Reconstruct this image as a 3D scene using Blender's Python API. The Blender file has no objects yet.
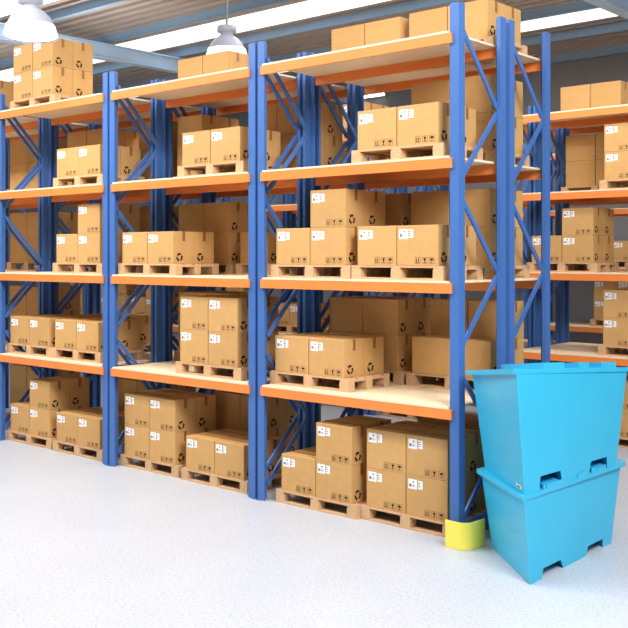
import bpy, bmesh, math, random
from mathutils import Vector, Matrix
random.seed(7)
S = bpy.context.scene
COL = S.collection

# ------------------------------------------------------------------ camera
F, CX, HY, XL = 990.0, 314.0, 256.0, -808.0
_n = math.hypot(CX - XL, F)
EX = ((CX - XL) / _n, -F / _n)                # rack direction as (right, forward)
EY = (-EX[1], EX[0])
cam_d = bpy.data.cameras.new('camera')
cam = bpy.data.objects.new('camera', cam_d)
COL.objects.link(cam)
cam.location = (5.427, -8.295, 2.866)
cam.rotation_euler = (math.pi / 2, 0, math.atan2(-EX[1], EY[1]))
cam_d.sensor_width = 36.0
cam_d.lens = 36.0 * F / 628.0
cam_d.shift_y = -(314.0 - HY) / 628.0
cam_d.clip_end = 200
S.camera = cam

# ------------------------------------------------------------------ light
S.view_settings.view_transform = 'Standard'
S.view_settings.look = 'None'
S.view_settings.exposure = 0.0
S.view_settings.gamma = 1.0
world = bpy.data.worlds.new('daylight')
S.world = world
world.use_nodes = True
world.node_tree.nodes['Background'].inputs[0].default_value = (1.0, 0.985, 0.96, 1)
world.node_tree.nodes['Background'].inputs[1].default_value = 0.2

def area(name, loc, size, power, target=None, color=(1, 0.97, 0.93)):
    l = bpy.data.lights.new(name, 'AREA')
    l.shape = 'RECTANGLE'
    l.size, l.size_y = size
    l.energy = power
    l.color = color
    o = bpy.data.objects.new(name, l)
    COL.objects.link(o)
    o.location = loc
    if target is not None:
        d = Vector(target) - Vector(loc)
        o.rotation_euler = d.to_track_quat('-Z', 'Y').to_euler()
    return o

# the rows of high bay lamps above the aisles, and an added key light
area('aisle_lamp_row_light', (-6.5, -3.7, 7.6), (12, 1.4), 1080)
area('added_key_light', (5.6, -3.6, 7.5), (3, 4), 1300, (-0.5, 0.0, 1.8), (1, 0.985, 0.96))  # unseen key light added on the right to brighten bins and rack ends
area('rear_aisle_lamp_row_light', (-4.5, 3.9, 7.4), (14, 0.7), 200)
area('far_aisle_lamp_row_light', (-4, 9.6, 7.4), (14, 0.9), 330)

def roof_fill(x, y, z, power):  # unseen point light added along an aisle to brighten the roof steel
    l = bpy.data.lights.new('roof_fill_light', 'POINT'); l.energy = power; l.shadow_soft_size = 0.35; l.color = (1, 0.98, 0.95)
    o = bpy.data.objects.new('roof_fill_light', l); COL.objects.link(o); o.location = (x, y, z)
for x in (-16.5, -11.2, -0.7):
    roof_fill(x, -1.0, 6.3, 15)
for x in (-16.9, -11.6, -1.1):
    roof_fill(x, 3.9, 6.5, 130)

# ------------------------------------------------------------------ materials
def srgb(r, g, b):
    f = lambda c: (c / 255 / 12.92) if c <= 10 else ((c / 255 + 0.055) / 1.055) ** 2.4
    return (f(r), f(g), f(b), 1)

def mat(name, col, rough=0.6, metal=0.0, noise=0.0, scale=20.0, rnd=0.0, spec=0.5, emit=None, stretch=None, bump=0.0):
    m = bpy.data.materials.new(name)
    m.use_nodes = True
    nt = m.node_tree
    b = nt.nodes['Principled BSDF']
    b.inputs['Base Color'].default_value = col
    b.inputs['Roughness'].default_value = rough
    b.inputs['Metallic'].default_value = metal
    b.inputs['Specular IOR Level'].default_value = spec
    src = None
    if noise or bump:
        tc = nt.nodes.new('ShaderNodeTexCoord')
        mp = nt.nodes.new('ShaderNodeMapping')
        if stretch:
            mp.inputs['Scale'].default_value = stretch
        nz = nt.nodes.new('ShaderNodeTexNoise')
        nz.inputs['Scale'].default_value = scale
        nz.inputs['Detail'].default_value = 4
        nt.links.new(tc.outputs['Object'], mp.inputs['Vector'])
        nt.links.new(mp.outputs['Vector'], nz.inputs['Vector'])
        mr = nt.nodes.new('ShaderNodeMapRange')
        mr.inputs['From Min'].default_value = 0.25
        mr.inputs['From Max'].default_value = 0.75
        mr.inputs['To Min'].default_value = 1 - noise
        mr.inputs['To Max'].default_value = 1 + noise
        nt.links.new(nz.outputs['Fac'], mr.inputs['Value'])
        src = mr.outputs['Result']
        if bump:
            bp = nt.nodes.new('ShaderNodeBump')
            bp.inputs['Strength'].default_value = bump
            bp.inputs['Distance'].default_value = 0.01
            nt.links.new(nz.outputs['Fac'], bp.inputs['Height'])
            nt.links.new(bp.outputs['Normal'], b.inputs['Normal'])
    if rnd:
        oi = nt.nodes.new('ShaderNodeObjectInfo')
        mr2 = nt.nodes.new('ShaderNodeMapRange')
        mr2.inputs['To Min'].default_value = 1 - rnd
        mr2.inputs['To Max'].default_value = 1 + rnd
        nt.links.new(oi.outputs['Random'], mr2.inputs['Value'])
        if src is not None:
            mu = nt.nodes.new('ShaderNodeMath')
            mu.operation = 'MULTIPLY'
            nt.links.new(src, mu.inputs[0])
            nt.links.new(mr2.outputs['Result'], mu.inputs[1])
            src = mu.outputs[0]
        else:
            src = mr2.outputs['Result']
    if src is not None:
        vm = nt.nodes.new('ShaderNodeVectorMath')
        vm.operation = 'SCALE'
        vm.inputs[0].default_value = col[:3]
        nt.links.new(src, vm.inputs['Scale'])
        nt.links.new(vm.outputs[0], b.inputs['Base Color'])
    if emit:
        b.inputs['Emission Color'].default_value = emit[0]
        b.inputs['Emission Strength'].default_value = emit[1]
    return m

M = {}
M['card'] = mat('cardboard', srgb(202, 158, 101), 0.75, noise=0.05, scale=9, rnd=0.05, spec=0.2)
M['tape'] = mat('packing_tape', srgb(150, 100, 46), 0.4, spec=0.4)
M['paper'] = mat('white_paper', srgb(246, 246, 244), 0.6)
M['ink'] = mat('black_ink', srgb(38, 30, 22), 0.7, spec=0.2)
M['ink2'] = mat('grey_ink', srgb(120, 120, 125), 0.7, spec=0.2)
M['ink3'] = mat('faint_brown_ink', srgb(140, 100, 56), 0.7, spec=0.2)
M['wood'] = mat('pallet_wood', srgb(206, 168, 128), 0.75, noise=0.13, scale=14, rnd=0.06, spec=0.2, stretch=(1, 6, 6))
M['chip'] = mat('shelf_chipboard', srgb(238, 216, 182), 0.65, noise=0.10, scale=30, spec=0.25)
M['orange'] = mat('orange_steel', srgb(238, 136, 64), 0.42, noise=0.03, scale=3)
M['blue'] = mat('blue_steel', srgb(66, 108, 174), 0.4, noise=0.04, scale=4)
M['yellow'] = mat('yellow_steel', srgb(252, 232, 92), 0.45, noise=0.03, scale=8)
M['bin'] = mat('cyan_plastic', srgb(52, 184, 224), 0.36, noise=0.03, scale=2.5)
M['deck'] = mat('roof_sheet', srgb(186, 172, 164), 0.7, noise=0.02, scale=3)
M['steel'] = mat('blue_grey_steel', srgb(184, 208, 230), 0.65, noise=0.05, scale=2)
M['steel2'] = mat('purlin_steel', srgb(146, 176, 204), 0.65, noise=0.05, scale=2)
M['wall'] = mat('grey_wall', srgb(140, 138, 140), 0.85, noise=0.06, scale=2)
M['sky'] = mat('roof_light', srgb(235, 240, 250), 0.5, emit=((0.93, 0.96, 1, 1), 1.25))
M['lampwhite'] = mat('lamp_enamel', srgb(172, 176, 190), 0.4)
M['lampglow'] = mat('lamp_glow', srgb(255, 255, 255), 0.5, emit=((1, 0.985, 0.96, 1), 14))
M['skirt'] = mat('frosted_skirt', srgb(235, 238, 245), 0.4, emit=((0.95, 0.97, 1, 1), 0.7))
M['tube'] = mat('tube_glow', srgb(255, 255, 255), 0.5, emit=((1, 1, 1, 1), 6))
M['grey'] = mat('grey_steel', srgb(130, 134, 140), 0.5)

def floor_mat():
    m = mat('speckled_floor', srgb(222, 224, 229), 0.38, spec=0.4)
    nt = m.node_tree
    b = nt.nodes['Principled BSDF']
    tc = nt.nodes.new('ShaderNodeTexCoord')
    n1 = nt.nodes.new('ShaderNodeTexNoise'); n1.inputs['Scale'].default_value = 36; n1.inputs['Detail'].default_value = 6; n1.inputs['Roughness'].default_value = 0.75
    n2 = nt.nodes.new('ShaderNodeTexNoise'); n2.inputs['Scale'].default_value = 0.9
    r1 = nt.nodes.new('ShaderNodeValToRGB')
    r1.color_ramp.elements[0].position = 0.34; r1.color_ramp.elements[0].color = srgb(160, 166, 178)
    r1.color_ramp.elements[1].position = 0.5; r1.color_ramp.elements[1].color = srgb(197, 202, 211)
    mx = nt.nodes.new('ShaderNodeMix'); mx.data_type = 'RGBA'; mx.blend_type = 'MULTIPLY'; mx.inputs[0].default_value = 0.12
    nt.links.new(tc.outputs['Object'], n1.inputs['Vector']); nt.links.new(tc.outputs['Object'], n2.inputs['Vector'])
    nt.links.new(n1.outputs['Fac'], r1.inputs['Fac'])
    nt.links.new(r1.outputs['Color'], mx.inputs[6]); nt.links.new(n2.outputs['Fac'], mx.inputs[7])
    nt.links.new(mx.outputs[2], b.inputs['Base Color'])
    return m
M['floor'] = floor_mat()

# ------------------------------------------------------------------ helpers
def box(bm, x0, x1, y0, y1, z0, z1, mi=0):
    v = [bm.verts.new(p) for p in ((x0, y0, z0), (x1, y0, z0), (x1, y1, z0), (x0, y1, z0),
                                   (x0, y0, z1), (x1, y0, z1), (x1, y1, z1), (x0, y1, z1))]
    for q in ((3, 2, 1, 0), (4, 5, 6, 7), (0, 1, 5, 4), (1, 2, 6, 5), (2, 3, 7, 6), (3, 0, 4, 7)):
        f = bm.faces.new([v[i] for i in q]); f.material_index = mi

def bar(bm, a, b, w, t, up=(1, 0, 0)):
    """rectangular bar from a to b; t along 'up', w across"""
    a, b, up = Vector(a), Vector(b), Vector(up)
    d = (b - a).normalized(); s = d.cross(up).normalized()
    r = []
    for p in (a, b):
        r.append([bm.verts.new(p + s * i * w / 2 + up * j * t / 2) for i, j in ((-1, -1), (1, -1), (1, 1), (-1, 1))])
    for i in range(4):
        bm.faces.new((r[0][i], r[0][(i + 1) % 4], r[1][(i + 1) % 4], r[1][i]))
    bm.faces.new(r[0][::-1]); bm.faces.new(r[1])

def tube(bm, a, b, r, n=12):
    a, b = Vector(a), Vector(b); d = (b - a).normalized()
    q = d.to_track_quat('Z', 'Y').to_matrix()
    rings = []
    for p in (a, b):
        rings.append([bm.verts.new(p + q @ Vector((r * math.cos(2 * math.pi * i / n), r * math.sin(2 * math.pi * i / n), 0))) for i in range(n)])
    for i in range(n):
        bm.faces.new((rings[0][i], rings[0][(i + 1) % n], rings[1][(i + 1) % n], rings[1][i]))
    bm.faces.new(rings[0][::-1]); bm.faces.new(rings[1])

def lathe(bm, prof, n=40):
    rings = []
    for r, z in prof:
        rings.append([bm.verts.new((r * math.cos(2 * math.pi * i / n), r * math.sin(2 * math.pi * i / n), z)) for i in range(n)])
    for a, b in zip(rings, rings[1:]):
        for i in range(n):
            f = bm.faces.new((a[i], a[(i + 1) % n], b[(i + 1) % n], b[i])); f.smooth = True
    return rings

def mesh(name, bm, mats, bevel=0.0):
    bmesh.ops.recalc_face_normals(bm, faces=bm.faces[:])
    if bevel:
        bmesh.ops.bevel(bm, geom=bm.edges[:], offset=bevel, segments=2, affect='EDGES', profile=0.5)
    me = bpy.data.meshes.new(name)
    bm.to_mesh(me); bm.free()
    for m in (mats if isinstance(mats, (list, tuple)) else [mats]):
        me.materials.append(m)
    return me

def put(name, me, parent=None, loc=(0, 0, 0), rotz=0):
    o = bpy.data.objects.new(name, me)
    COL.objects.link(o)
    o.location = loc
    o.rotation_euler = (0, 0, rotz)
    if parent is not None:
        o.parent = parent
    return o

def empty(name, loc=(0, 0, 0), rotz=0):
    return put(name, None, None, loc, rotz)

def tag(o, label, cat, group=None):
    n = len(label.replace(',', ' ').split())
    assert 4 <= n <= 16, (n, label)
    o['label'] = label; o['category'] = cat
    if group:
        o['group'] = group
    return o

def struct(name, me, loc=(0, 0, 0), parent=None, label=None):
    o = put(name, me, parent, loc)
    if parent is None:
        o['kind'] = 'structure'
    if label:
        o['label'] = label
    return o

# ------------------------------------------------------------------ room shell
X0, X1, Y0, Y1, ZC = -38.0, 13.0, -13.0, 15.5, 8.11
bm = bmesh.new(); box(bm, X0, X1, Y0, Y1, -0.2, 0.0)
struct('floor', mesh('floor', bm, M['floor']))
bm = bmesh.new(); box(bm, X0, X1, Y1, Y1 + 0.2, -0.2, ZC + 0.3)
wb = struct('wall_back', mesh('wall_back', bm, M['wall']))
bm = bmesh.new(); box(bm, X0 - 0.2, X0, Y0, Y1 + 0.2, -0.2, ZC + 0.3)
struct('wall_left', mesh('wall_left', bm, M['wall']))

STRIPS = [(-6.55, -5.55), (-2.05, -1.1), (2.49, 3.46), (6.97, 7.97), (11.52, 12.32)]     # roof lights
PITCH, DEP = 0.33, 0.26
bm = bmesh.new()
edges = []
ys = Y0
segs = []
for a, b in STRIPS + [(Y1, Y1)]:
    segs.append((ys, a)); ys = b
for a, b in segs:
    n = max(1, round((b - a) / PITCH)); p = (b - a) / n
    prof = []
    for i in range(n):
        y = a + i * p
        prof += [(y, ZC), (y + p * 0.50, ZC), (y + p * 0.53, ZC + DEP), (y + p * 0.96, ZC + DEP)]
    prof.append((b, ZC))
    prev = None
    for y, z in prof:
        cur = (bm.verts.new((X0, y, z)), bm.verts.new((X1, y, z)), bm.verts.new((X0, y, z + 0.02)), bm.verts.new((X1, y, z + 0.02)))
        if prev:
            bm.faces.new((prev[0], prev[1], cur[1], cur[0])); bm.faces.new((prev[2], prev[3], cur[3], cur[2]))
        prev = cur
ceil = struct('ceiling', mesh('ceiling', bm, M['deck']))
for i, (a, b) in enumerate(STRIPS):
    bm = bmesh.new(); box(bm, X0, X1, a - 0.02, b + 0.02, ZC + 0.004, ZC + 0.03)
    w = struct('window_%d' % (i + 1), mesh('roof_light_%d' % (i + 1), bm, M['sky']))
# purlins: light steel channels along the building; rafters across it
def purlin_mesh(y):
    bm = bmesh.new()
    box(bm, X0, X1, y - 0.012, y + 0.012, ZC - 0.19, ZC)
    box(bm, X0, X1, y - 0.05, y + 0.05, ZC - 0.195, ZC - 0.18)
    return mesh('purlin', bm, M['steel2'])
k = 1
for y in (-9.75, -7.5, -5.2, -2.92, -0.64, 1.64, 3.92, 6.06, 8.29, 10.61, 12.89, 15.23):
    struct('trim_%d' % k, purlin_mesh(y)); k += 1
def rafter_mesh(x):
    bm = bmesh.new()
    box(bm, x - 0.02, x + 0.02, Y0, Y1, ZC - 0.63, ZC - 0.30)
    box(bm, x - 0.13, x + 0.13, Y0, Y1, ZC - 0.65, ZC - 0.625)
    box(bm, x - 0.13, x + 0.13, Y0, Y1, ZC - 0.325, ZC - 0.30)
    return mesh('rafter', bm, M['steel'])
for x in (-24.6, -13.55, -2.6, 8.4):
    struct('trim_%d' % k, rafter_mesh(x)); k += 1

# ------------------------------------------------------------------ racks
PIT = 2.843; UW = 2.797; PW = 0.107; LEV = [1.36, 2.615, 3.865, 5.107]; PH = 5.385; RD = 0.90
BAYS = ['bay nearest yellow guard', 'second bay from guard', 'third bay from guard', 'fourth bay from guard', 'fifth bay from guard', 'sixth bay from guard']
ROWS = {'A': (0.0, 'front row'), 'B': (0.975, 'row behind front'), 'C': (5.75, 'far aisle row'), 'D': (6.725, 'far aisle back-row'), 'E': (11.5, 'rearmost row')}

def post_mesh(side, rear):
    """side=-1 left post (web on its left), +1 right post; origin at outer front corner on floor"""
    bm = bmesh.new()
    s = side
    xo = 0.0
    def bx(xa, xb, ya, yb, za, zb):
        box(bm, min(xa * -s, xb * -s), max(xa * -s, xb * -s), ya, yb, za, zb)
    if not rear:
        bx(0, PW, 0, 0.018, 0.008, PH); bx(0, 0.044, 0.018, 0.11, 0.008, PH)
    else:
        bx(0, PW, -0.018, 0, 0.008, PH); bx(0, 0.044, -0.11, -0.018, 0.008, PH)
    return mesh('post', bm, M['blue'])
def plate_mesh(side, rear):
    bm = bmesh.new()
    a, b = (-0.02, 0.13) if not rear else (-0.13, 0.02)
    xa, xb = (-0.015, 0.045) if side < 0 else (-0.045, 0.015)
    box(bm, xa, xb, a, b, 0.0, 0.008)
    return mesh('base_plate', bm, M['blue'])
POST = {(s, r): post_mesh(s, r) for s in (-1, 1) for r in (0, 1)}
PLATE = {(s, r): plate_mesh(s, r) for s in (-1, 1) for r in (0, 1)}
def brace_mesh(z0, y0, z1, y1):
    bm = bmesh.new()
    bar(bm, (0, y0, z0), (0, y1, z1), 0.05, 0.024)
    return mesh('brace', bm, M['blue'])
BR = [brace_mesh(*q) for q in ((5.20, 0.10, 4.43, 0.80), (4.36, 0.80, 3.62, 0.10), (3.48, 0.10, 2.72, 0.80),
                               (2.64, 0.80, 1.92, 0.10), (1.70, 0.10, 0.94, 0.80), (0.86, 0.80, 0.17, 0.10))]
bm = bmesh.new(); BL = UW - 2 * PW + 0.07
box(bm, 0, BL, 0, 0.03, -0.125, -0.022)
BEAM = mesh('beam', bm, M['orange'], 0.004)
bm = bmesh.new(); box(bm, 0, 0.028, 0.0, 0.006, -0.17, -0.015)
bm2 = bmesh.new(); box(bm2, 0, UW - 2 * PW - 0.004, 0, 0.975, -0.022, 0)
DECK = mesh('shelf_board', bm2, M['chip'])
CONN = mesh('beam_connector', bm, M['orange'])

def rack(row, k, levels=LEV):
    y, rn = ROWS[row]
    xr = 0.02 - PIT * k
    xl = xr - UW
    look = {'A': 'blue and orange pallet rack bay', 'B': 'shaded blue and orange pallet rack bay',
            'C': 'blue and orange pallet rack bay', 'D': 'dark shaded pallet rack bay', 'E': 'distant pallet rack bay'}[row]
    r = empty('pallet_rack', (xl, y, 0))
    tag(r, '%s, %s, %s' % (look, BAYS[k], rn), 'pallet rack', 'pallet rack bays')
    for s, x in ((-1, 0.0), (1, UW)):
        for rear in (0, 1):
            p = put('post', POST[(s, rear)], r, (x, RD * rear, 0))
            put('base_plate', PLATE[(s, rear)], p)
        for b in BR:
            put('brace', b, r, (x + (0.055 if s < 0 else -0.055), 0, 0))
    for z in levels:
        for yy in (-0.033, RD + 0.003):
            put('beam', BEAM, r, (PW - 0.035, yy, z))
        put('shelf_board', DECK, r, (PW + 0.002, -0.036, z) if row in 'AC' else (PW + 0.002, -0.036, z))
    return r
racks = {}
for row, ks in (('A', range(5)), ('B', range(5)), ('C', range(6)), ('D', range(5)), ('E', range(4))):
    for k in ks:
        racks[row, k] = rack(row, k)
# low rail closing the end frame beside the guard
bm = bmesh.new(); box(bm, -0.014, 0.014, 0.115, 0.785, 0.05, 0.22); box(bm, 0.014, 0.02, 0.115, 0.785, 0.19, 0.22); box(bm, 0.014, 0.02, 0.115, 0.785, 0.05, 0.08)
put('bottom_rail', mesh('bottom_rail', bm, M['blue']), racks['A', 0], (UW - 0.022, 0, 0))

# ------------------------------------------------------------------ pallets and boxes
PLW, PLD, PLH = 1.2, 0.75, 0.15
BW, BD, BH = 0.520, 0.358, 0.42
bm = bmesh.new()
for i in range(5):
    y = i * (PLD - 0.115) / 4
    box(bm, 0, PLW, y, y + 0.115, PLH - 0.022, PLH)
for x in (0, PLW / 2 - 0.06, PLW - 0.12):
    box(bm, x, x + 0.12, 0, PLD, PLH - 0.042, PLH - 0.022)
P_DECK = mesh('deck', bm, M['wood'])
bm = bmesh.new(); box(bm, 0, 0.13, 0, 0.11, 0.022, PLH - 0.042); P_BLOCK = mesh('block', bm, M['wood'])
bm = bmesh.new(); box(bm, 0, PLW, 0, 0.10, 0, 0.022); P_RUN = mesh('bottom_board', bm, M['wood'])
BLK = [(x, y) for x in (0, PLW / 2 - 0.065, PLW - 0.13) for y in (0, PLD / 2 - 0.055, PLD - 0.11)]

bm = bmesh.new(); box(bm, 0, BW, 0, BD, 0, BH)
CARTON = mesh('cardboard_box', bm, M['card'], 0.005)
bm = bmesh.new()       # tape: over the top and a short way down both ends
yc = BD / 2
box(bm, -0.0015, BW + 0.0015, yc - 0.024, yc + 0.024, BH, BH + 0.0015)
box(bm, BW, BW + 0.002, yc - 0.024, yc + 0.024, BH - 0.125, BH)
box(bm, -0.002, 0, yc - 0.024, yc + 0.024, BH - 0.125, BH)
TAPE = mesh('packing_tape', bm, M['tape'])

def poly_xz(bm, pts, y, mi=0):
    f = bm.faces.new([bm.verts.new((x, y, z)) for x, z in pts]); f.material_index = mi
def rect_xz(bm, x0, x1, z0, z1, y, mi=0):
    poly_xz(bm, ((x0, z0), (x1, z0), (x1, z1), (x0, z1)), y, mi)
bm = bmesh.new()
t = BH - 0.045
rect_xz(bm, 0.028, 0.14, t - 0.098, t + 0.006, -0.0015); rect_xz(bm, 0.152, 0.212, t - 0.088, t, -0.0015)
rect_xz(bm, 0.04, 0.07, t - 0.075, t - 0.045, -0.0025, 1); rect_xz(bm, 0.085, 0.105, t - 0.03, t - 0.012, -0.0025, 1)
for i in range(4):
    rect_xz(bm, 0.08 + i * 0.010, 0.084 + i * 0.010, t - 0.076, t - 0.048, -0.0025, 1)
for i in range(3):
    rect_xz(bm, 0.15, 0.185, t - 0.025 - i * 0.02, t - 0.018 - i * 0.02, -0.0025, 1)
LABEL = mesh('shipping_label', bm, [M['paper'], M['ink2']])
bm = bmesh.new()
zb, s = 0.022, 0.066
for i in range(3):
    bm.faces.ensure_lookup_table()
    x = BW - 0.285 + i * 0.088
    y = -0.0015; w = 0.004
    rect_xz(bm, x, x + s, zb, zb + w, y); rect_xz(bm, x, x + s, zb + s - w, zb + s, y)
    rect_xz(bm, x, x + w, zb, zb + s, y); rect_xz(bm, x + s - w, x + s, zb, zb + s, y)
    c = x + s / 2
    bm.faces.ensure_lookup_table()
    for fc in bm.faces[-4:]:
        fc.material_index = 1
    if i == 0:      # this way up
        rect_xz(bm, x + 0.010, x + 0.052, zb + 0.010, zb + 0.016, -0.002)
        for a in (x + 0.014, x + 0.04):
            rect_xz(bm, a, a + 0.008, zb + 0.02, zb + 0.044, -0.002)
            poly_xz(bm, ((a - 0.004, zb + 0.042), (a + 0.012, zb + 0.042), (a + 0.004, zb + 0.054)), -0.002)
    elif i == 1:    # fragile glass
        poly_xz(bm, ((c - 0.006, zb + 0.028), (c + 0.006, zb + 0.028), (c + 0.018, zb + 0.054), (c - 0.018, zb + 0.054)), -0.002)
        rect_xz(bm, c - 0.004, c + 0.004, zb + 0.012, zb + 0.03, -0.002); rect_xz(bm, c - 0.013, c + 0.013, zb + 0.009, zb + 0.014, -0.002)
    else:           # keep dry umbrella
        poly_xz(bm, [(c + 0.024 * math.cos(a * math.pi / 8), zb + 0.034 + 0.02 * math.sin(a * math.pi / 8)) for a in range(9)], -0.002)
        rect_xz(bm, c - 0.003, c + 0.003, zb + 0.01, zb + 0.036, -0.002); rect_xz(bm, c - 0.012, c, zb + 0.009, zb + 0.014, -0.002)
SYMB = mesh('handling_symbols', bm, [M['ink'], M['ink3']])
bm = bmesh.new()       # three chasing arrows on the end panel
cy, cz, R = 0.105, 0.085, 0.042
for i in range(3):
    a0 = math.pi / 2 + i * 2 * math.pi / 3
    def P(r, a):
        return bm.verts.new((BW + 0.0015, cy + r * math.cos(a), cz + r * math.sin(a)))
    seg = 5
    A = [a0 + (j / seg - 0.5) * 1.25 for j in range(seg + 1)]
    ri, ro = R - 0.013, R + 0.013
    for j in range(seg):
        bm.faces.new((P(ri, A[j]), P(ro, A[j]), P(ro, A[j + 1]), P(ri, A[j + 1])))
    bm.faces.new((P(ri - 0.010, A[-1]), P(ro + 0.010, A[-1]), P(R, A[-1] + 0.5)))
RECY = mesh('recycling_symbol', bm, M['ink'])

LV = ['floor level', 'first shelf', 'second shelf', 'third shelf', 'top shelf']
NUM = {1: 'one', 2: 'two', 3: 'three', 4: 'four', 5: 'five', 6: 'six', 7: 'seven', 8: 'eight'}
SEEN = {}
def load(row, k, lev, side, x0, yoff, cols, hidden=()):
    """one pallet with its boxes. cols = ((front-left, front-right), (rear-left, rear-right)) stack heights"""
    y = ROWS[row][0] + yoff
    z = 0.0 if lev == 0 else LEV[lev - 1]
    z += 0.0005
    rn = ROWS[row][1]
    xr = 0.02 - PIT * k; xl = xr - UW
    x0 = min(max(x0, xl + 0.075), xr - 0.075 - PLW)
    n = sum(cols[0]) + sum(cols[1])
    p = put('pallet', P_DECK, None, (x0, y, z))
    tag(p, '%s wooden pallet under cardboard boxes, %s, %s, %s' % (side, LV[lev], BAYS[k], rn), 'pallet', 'wooden pallets')
    for bx, by in BLK:
        put('block', P_BLOCK, p, (bx, by, 0))
    for by in (0, PLD / 2 - 0.05, PLD - 0.1):
        put('bottom_board', P_RUN, p, (0, by, 0))
    mx = (PLW - 2 * BW - 0.012) / 2
    my = (PLD - 2 * BD - 0.004) / 2
    for j in (0, 1):
        for i in (0, 1):
            h = cols[j][i]
            for q in range(h):
                if '%d%d%d' % (j, i, q) in hidden:
                    continue
                o = put('cardboard_box', CARTON, None,
                        (x0 + mx + i * (BW + 0.012) + random.uniform(-.002, .002), y + my + j * (BD + 0.004), z + PLH + q * (BH + 0.0015) + 0.0005))
                tier = '' if h == 1 else ('upper ' if q else 'lower ')
                tag(o, '%s%s %s cardboard box, %s pallet, %s, %s, %s' % (tier, ('front', 'rear')[j], ('left', 'right')[i], side, LV[lev], BAYS[k], rn),
                    'box', 'cardboard boxes')
                put('packing_tape', TAPE, o)
                if row != 'D':
                    put('recycling_symbol', RECY, o)
                if row in 'ACE' and j == 0:
                    put('shipping_label', LABEL, o)['label'] = 'white shipping label'
                    put('handling_symbols', SYMB, o)
L, R_ = 'left', 'right'
C11 = ((1, 1), (1, 1)); C12 = ((1, 2), (1, 2)); C22 = ((2, 2), (2, 2)); C21 = ((2, 1), (2, 1))
LOADS = [
 # front row
 ('A', 0, 0, L, -2.545, .07, C12), ('A', 0, 0, R_, -1.34, .14, C22),
 ('A', 0, 1, L, -2.73, .13, C11),
 ('A', 0, 2, L, -2.63, .07, C12), ('A', 0, 2, R_, -1.41, .07, C11),
 ('A', 0, 3, R_, -1.41, .07, C11),
 ('A', 1, 0, L, -5.54, .12, C22), ('A', 1, 0, R_, -4.25, .10, C11),
 ('A', 1, 1, R_, -4.33, .07, C22),
 ('A', 1, 2, L, -5.52, .07, C11),
 ('A', 1, 3, R_, -4.29, .07, C11),
 ('A', 2, 0, L, -8.43, .12, C12), ('A', 2, 0, R_, -7.12, .10, C11),
 ('A', 2, 1, L, -8.40, .12, C11), ('A', 2, 1, R_, -7.185, .12, C11),
 ('A', 2, 2, R_, -7.15, .12, ((1, 2), (1, 2))),
 ('A', 2, 3, R_, -7.14, .12, C11),
 ('A', 2, 4, L, -8.27, .10, C22),
 ('A', 3, 4, R_, -9.95, .10, C11),
 # the row backing onto it
 ('B', 0, 0, R_, -1.33, .09, C22),
 ('B', 0, 1, L, -2.66, .09, C22), ('B', 0, 1, R_, -1.40, .09, ((1, 1), (2, 2))),
 ('B', 0, 2, L, -2.62, .09, C12), ('B', 0, 2, R_, -1.415, .09, C22),
 ('B', 0, 3, R_, -1.41, .09, C22),
 ('B', 0, 4, L, -2.63, .09, C11), ('B', 0, 4, R_, -1.42, .06, C11),
 ('B', 1, 0, R_, -4.78, .09, C22),
 ('B', 1, 1, L, -5.52, .09, C22),
 ('B', 1, 2, L, -5.52, .09, C22), ('B', 1, 2, R_, -4.25, .09, ((1, 0), (1, 0))),
 ('B', 1, 3, L, -5.54, .09, C21), ('B', 1, 3, R_, -4.02, .09, C22),
 ('B', 1, 4, L, -5.53, .09, C11),
 ('B', 2, 0, R_, -7.0, .09, C22), ('B', 2, 1, R_, -7.95, .09, C11),
 ('B', 2, 2, R_, -6.95, .09, C22),
 ('B', 2, 3, L, -8.25, .09, C22), ('B', 2, 3, R_, -6.95, .09, C12),
 ('B', 3, 0, R_, -9.95, .09, C22), ('B', 3, 1, R_, -9.95, .09, C22),
 ('B', 3, 2, R_, -9.95, .09, C22), ('B', 3, 3, R_, -9.95, .09, C22),
 # the rack across the far aisle
 ('C', 0, 3, R_, -1.27, .09, C22), ('C', 0, 2, L, -2.5, .09, C12),
 ('C', 0, 1, R_, -1.29, .09, C22), ('C', 0, 0, R_, -1.25, .09, C22),
 ('C', 2, 4, R_, -6.94, .09, C11), ('C', 1, 1, L, -5.5, .09, C11), ('C', 1, 1, R_, -4.2, .09, C11),
 ('C', 2, 1, L, -8.3, .09, C11), ('C', 2, 2, R_, -7.1, .09, C11), ('C', 2, 0, L, -8.3, .09, C11),
 ('C', 3, 1, R_, -10.1, .09, C12), ('C', 3, 2, R_, -10.2, .09, C11), ('C', 1, 0, L, -5.4, .09, C11),
 ('C', 4, 1, L, -13.95, .09, C22), ('C', 4, 1, R_, -12.7, .09, C12), ('C', 5, 1, R_, -15.6, .09, C12),
 ('D', 0, 4, L, -2.5, .09, C11), ('D', 0, 3, L, -2.41, .09, C22), ('D', 0, 1, L, -2.55, .09, C11), ('E', 1, 1, R_, -4.2, .09, C22), ('E', 1, 2, R_, -4.3, .09, C11), ('D', 0, 2, R_, -1.3, .09, C12),
]
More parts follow.
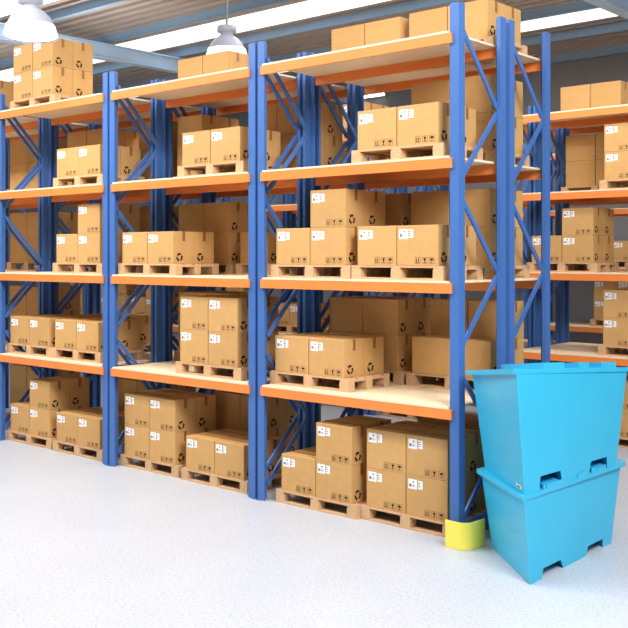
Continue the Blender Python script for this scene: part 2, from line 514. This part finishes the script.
# boxes deep inside the loads that nothing of the photo shows: load -> (row, column, tier)
HIDDEN = {3: '100', 4: '100', 5: '100', 9: '100', 10: '100', 11: '100', 15: '100', 16: '100', 17: '100 101', 18: '100',
          22: '000 100 110 111', 23: '100 101', 24: '100 101', 25: '100 110', 26: '100', 27: '100 101', 29: '100 101', 31: '110', 32: '100 101',
          33: '100', 34: '100 101', 36: '100 101', 37: '100 101', 38: '100', 39: '100 101', 41: '100 101', 42: '100 101', 43: '100 101', 44: '100',
          47: '100', 49: '100', 51: '000 010 100 110', 52: '000 100 110', 53: '000 100', 55: '100 110', 56: '100 101', 58: '100', 59: '100',
          60: '100 101 110 111', 61: '110', 62: '100 101 110 111', 63: '100 110', 64: '100 110 111'}
GONE = (48, 54, 61)
for n_load, a in enumerate(LOADS):
    if n_load not in GONE:
        load(*a, HIDDEN.get(n_load, '').split())

# ------------------------------------------------------------------ yellow post guard
bm = bmesh.new()
pts = []
xa, ya, r = 0.205, -0.13, 0.11
path = [(-0.062, ya + 0.012), (0.03, ya)]
for i in range(9):
    a = -math.pi / 2 + i * math.pi / 16
    path.append((xa - r + r * math.cos(a), ya + r + r * math.sin(a)))
path.append((xa + 0.012, 0.165))
def offs(path, d):
    out = []
    for i, p in enumerate(path):
        a = Vector(path[max(i - 1, 0)]); b = Vector(path[min(i + 1, len(path) - 1)])
        t = (b - a).normalized(); out.append((p[0] - t.y * d, p[1] + t.x * d))
    return out
inner = offs(path, 0.012)
loop = path + inner[::-1]
lo = [bm.verts.new((x, y, 0.002)) for x, y in loop]; hi = [bm.verts.new((x, y, 0.268)) for x, y in loop]
n = len(loop); h = len(path)
for i in range(n):
    bm.faces.new((lo[i], lo[(i + 1) % n], hi[(i + 1) % n], hi[i]))
for i in range(h - 1):
    bm.faces.new((hi[i], hi[i + 1], hi[n - 2 - i], hi[n - 1 - i])); bm.faces.new((lo[i], lo[n - 1 - i], lo[n - 2 - i], lo[i + 1]))
g = put('post_guard', mesh('post_guard', bm, M['yellow']))
tag(g, 'bright yellow curved steel guard around foot of the corner rack post', 'post guard')

# ------------------------------------------------------------------ stacked cyan bins
def hexmap(corners):
    """corners: N, L, R, B at the bottom then at the top"""
    c = [Vector(p) for p in corners]
    def f(t, s, w):
        def q(o):
            return c[o] * (1 - t) * (1 - s) + c[o + 1] * (1 - t) * s + c[o + 2] * t * (1 - s) + c[o + 3] * t * s
        return q(0) * (1 - w) + q(4) * w
    return f

def prism(bm, f, prof, s0, s1):
    """extrude a (t, w) polygon from s0 to s1 through the bin map f"""
    a = [bm.verts.new(f(t, s0, w)) for t, w in prof]; b = [bm.verts.new(f(t, s1, w)) for t, w in prof]
    n = len(prof)
    for i in range(n):
        bm.faces.new((a[i], a[(i + 1) % n], b[(i + 1) % n], b[i]))
    fa = bm.faces.new(a); fb = bm.faces.new(b[::-1])
    bmesh.ops.triangulate(bm, faces=[fa, fb])

def make_bin(label, base, top, lid, lid_h, notches, w_notch, tabs, with_sticker=False):
    root = empty('stacking_bin', base[0])
    O = Vector(base[0])
    f = hexmap([Vector(p) - O for p in list(base) + list(top)])
    lo = [0.0]; hi = [0.0]                      # t breakpoints along the foot line and along the notch tops
    for a0, a1, b1, b0 in notches:
        lo += [a0, b0]; hi += [a1, b1]
    lo.append(1.0); hi.append(1.0)
    rows = [w_notch] + [w_notch + (1 - w_notch) * i / 4 for i in range(1, 5)]
    bm = bmesh.new(); cache = {}
    def V(t, q, w):
        key = (round(t, 5), q, round(w, 5))
        if key not in cache:
            cache[key] = bm.verts.new(f(t, q, w))
        return cache[key]
    for q in (0, 1):
        for i in range(0, len(lo), 2):          # feet
            bm.faces.new((V(lo[i], q, 0), V(lo[i + 1], q, 0), V(hi[i + 1], q, w_notch), V(hi[i], q, w_notch)))
        for r0, r1 in zip(rows, rows[1:]):
            for h0, h1 in zip(hi, hi[1:]):
                bm.faces.new((V(h0, q, r0), V(h1, q, r0), V(h1, q, r1), V(h0, q, r1)))
    def across(p0, p1):
        bm.faces.new((V(p0[0], 0, p0[1]), V(p1[0], 0, p1[1]), V(p1[0], 1, p1[1]), V(p0[0], 1, p0[1])))
    outline = [(0, 0)]
    for a0, a1, b1, b0 in notches:
        outline += [(a0, 0), (a1, w_notch), (b1, w_notch), (b0, 0)]
    outline += [(1, 0)] + [(1, w) for w in rows] + [(h, 1) for h in hi[-2:0:-1]] + [(0, w) for w in rows[::-1]]
    for p0, p1 in zip(outline, outline[1:] + outline[:1]):
        across(p0, p1)
    put('bin_body', mesh('bin_body', bm, M['bin']), root)
    up = Vector((0, 0, 1))
    lb = [Vector(p) - O for p in lid]
    g = hexmap(lb + [p + up * lid_h for p in lb])
    bm = bmesh.new(); prism(bm, g, [(0, 0), (1, 0), (1, 1), (0, 1)], 0, 1)
    lidm = put('bin_lid', mesh('bin_lid', bm, M['bin']), root)
    for t0, t1, s0, s1, hh in tabs:
        bm = bmesh.new(); prism(bm, g, [(t0, 1.0), (t1, 1.0), (t1, 1 + hh), (t0, 1 + hh)], s0, s1)
        put('lid_tab', mesh('lid_tab', bm, M['bin']), lidm)
    if with_sticker:
        bm = bmesh.new()
        q = [f(-0.004, s, w) for s, w in ((0.05, 0.035), (0.17, 0.035), (0.17, 0.068), (0.05, 0.068))]
        bm.faces.new([bm.verts.new(v) for v in q])
        q = [f(-0.006, s, w) for s, w in ((0.07, 0.042), (0.15, 0.042), (0.15, 0.058), (0.07, 0.058))]
        fc = bm.faces.new([bm.verts.new(v) for v in q]); fc.material_index = 1
        st = put('maker_sticker', mesh('maker_sticker', bm, [M['paper'], M['ink2']]), root)
        st['label'] = 'small white printed sticker'
    tag(root, label, 'bin')
    return root

def four(N, Lp, Rp):
    N, Lp, Rp = Vector(N), Vector(Lp), Vector(Rp)
    return [N, Lp, Rp, Lp + Rp - N]
def lvl(ps, zs):
    return [(p[0], p[1], z) for p, z in zip(ps, zs)]
make_bin('lower cyan plastic bin standing on the floor beneath another bin',
         four(*lvl(((1.135, -0.586), (0.316, 0.14), (1.115, 1.073)), (0.001,) * 3)),
         four(*lvl(((1.114, -0.657), (0.243, 0.059), (1.121, 1.273)), (0.742,) * 3)),
         four(*lvl(((1.12, -0.692), (0.212, 0.021), (1.16, 1.308)), (0.742,) * 3)), 0.042,
         ((0.126, 0.15, 0.348, 0.376), (0.664, 0.681, 0.869, 0.883)), 0.115,
         ((0.182, 0.322, 0.009, 0.22, 0.9), (0.64, 0.77, 0.009, 0.2, 0.9), (0.21, 0.374, 0.0, 0.009, 0.9), (0.499, 0.583, 0.0, 0.009, 0.9), (0.69, 0.785, 0.0, 0.009, 0.9)))
make_bin('upper cyan plastic bin stacked on top of another bin',
         four(*lvl(((1.108, -0.636), (0.266, 0.088), (1.15, 1.114)), (0.785,) * 3)),
         four(*lvl(((1.078, -0.729), (0.181, -0.007), (1.165, 1.327)), (1.852, 1.706, 1.697))),
         four(*lvl(((1.078, -0.769), (0.142, -0.054), (1.18, 1.345)), (1.85, 1.704, 1.695))), 0.045,
         ((0.141, 0.161, 0.36, 0.378), (0.67, 0.69, 0.87, 0.889)), 0.115,
         ((0.229, 0.401, 0.0, 0.85, 1.15), (0.53, 0.615, 0.0, 0.85, 1.15), (0.726, 0.87, 0.0, 0.85, 1.15)), True)

# ------------------------------------------------------------------ high bay lamps
def lamp(loc, label, power, s=1.0):
    root = empty('high_bay_lamp', loc)
    tag(root, label, 'lamp', 'dome lamps under the roof')
    bm = bmesh.new()
    out = [(0.345, 0.0), (0.335, 0.06), (0.305, 0.16), (0.255, 0.26), (0.185, 0.335), (0.12, 0.375), (0.105, 0.385)]
    inn = [(r - 0.012, z - 0.008) for r, z in out[::-1]]
    rings = lathe(bm, [(r * s, z * s) for r, z in out])
    rings2 = lathe(bm, [(r * s, z * s) for r, z in inn])
    n = 40
    for i in range(n):
        bm.faces.new((rings[0][i], rings[0][(i + 1) % n], rings2[-1][(i + 1) % n], rings2[-1][i]))
    put('lamp_shade', mesh('lamp_shade', bm, M['lampwhite']), root)
    bm = bmesh.new()
    lathe(bm, [(0.349 * s, -0.004 * s), (0.340 * s, 0.06 * s), (0.311 * s, 0.16 * s)])
    put('lamp_skirt', mesh('lamp_skirt', bm, M['skirt']), root)['label'] = 'glowing frosted lower skirt'
    bm = bmesh.new()
    r = lathe(bm, [(0.105 * s, 0.385 * s), (0.105 * s, 0.43 * s), (0.16 * s, 0.44 * s), (0.16 * s, 0.53 * s), (0.14 * s, 0.54 * s), (0.02 * s, 0.545 * s)])
    put('ballast_housing', mesh('ballast_housing', bm, M['lampwhite']), root)
    bm = bmesh.new(); tube(bm, (0, 0, 0.54 * s), (0, 0, ZC - loc[2]), 0.018)
    put('hanging_rod', mesh('hanging_rod', bm, M['grey']), root)
    bm = bmesh.new()
    rr = lathe(bm, [(0.318 * s, 0.012), (0.318 * s, 0.02)]); bm.faces.new(rr[0][::-1]); bm.faces.new(rr[1])
    put('glowing_diffuser', mesh('glowing_diffuser', bm, M['lampglow']), root)['label'] = 'glowing lamp opening'
    l = bpy.data.lights.new('lamp_light', 'AREA'); l.shape = 'DISK'; l.size = 0.6 * s; l.energy = power; l.color = (1, 0.98, 0.95)
    o = bpy.data.objects.new('lamp_light', l); COL.objects.link(o); o.parent = root; o.location = (0, 0, -0.03)
lamp((-5.97, -1.005, 5.74), 'large glowing dome lamp above the boxes on the left top shelf', 12)
lamp((-6.40, 2.945, 6.10), 'white dome lamp behind the top shelf boxes in the middle', 25)

# tube light on the back wall, seen through the third shelf
t = empty('wall_light', (-13.06, 15.42, 7.7))
tag(t, 'bright white tube light on the grey back wall', 'lamp')
bm = bmesh.new(); box(bm, -0.42, 0.42, -0.02, 0.075, -0.02, 0.09); put('light_housing', mesh('light_housing', bm, M['lampwhite']), t)
bm = bmesh.new(); tube(bm, (-0.4, -0.055, 0.02), (0.4, -0.055, 0.02), 0.035); put('light_tube', mesh('light_tube', bm, M['tube']), t)
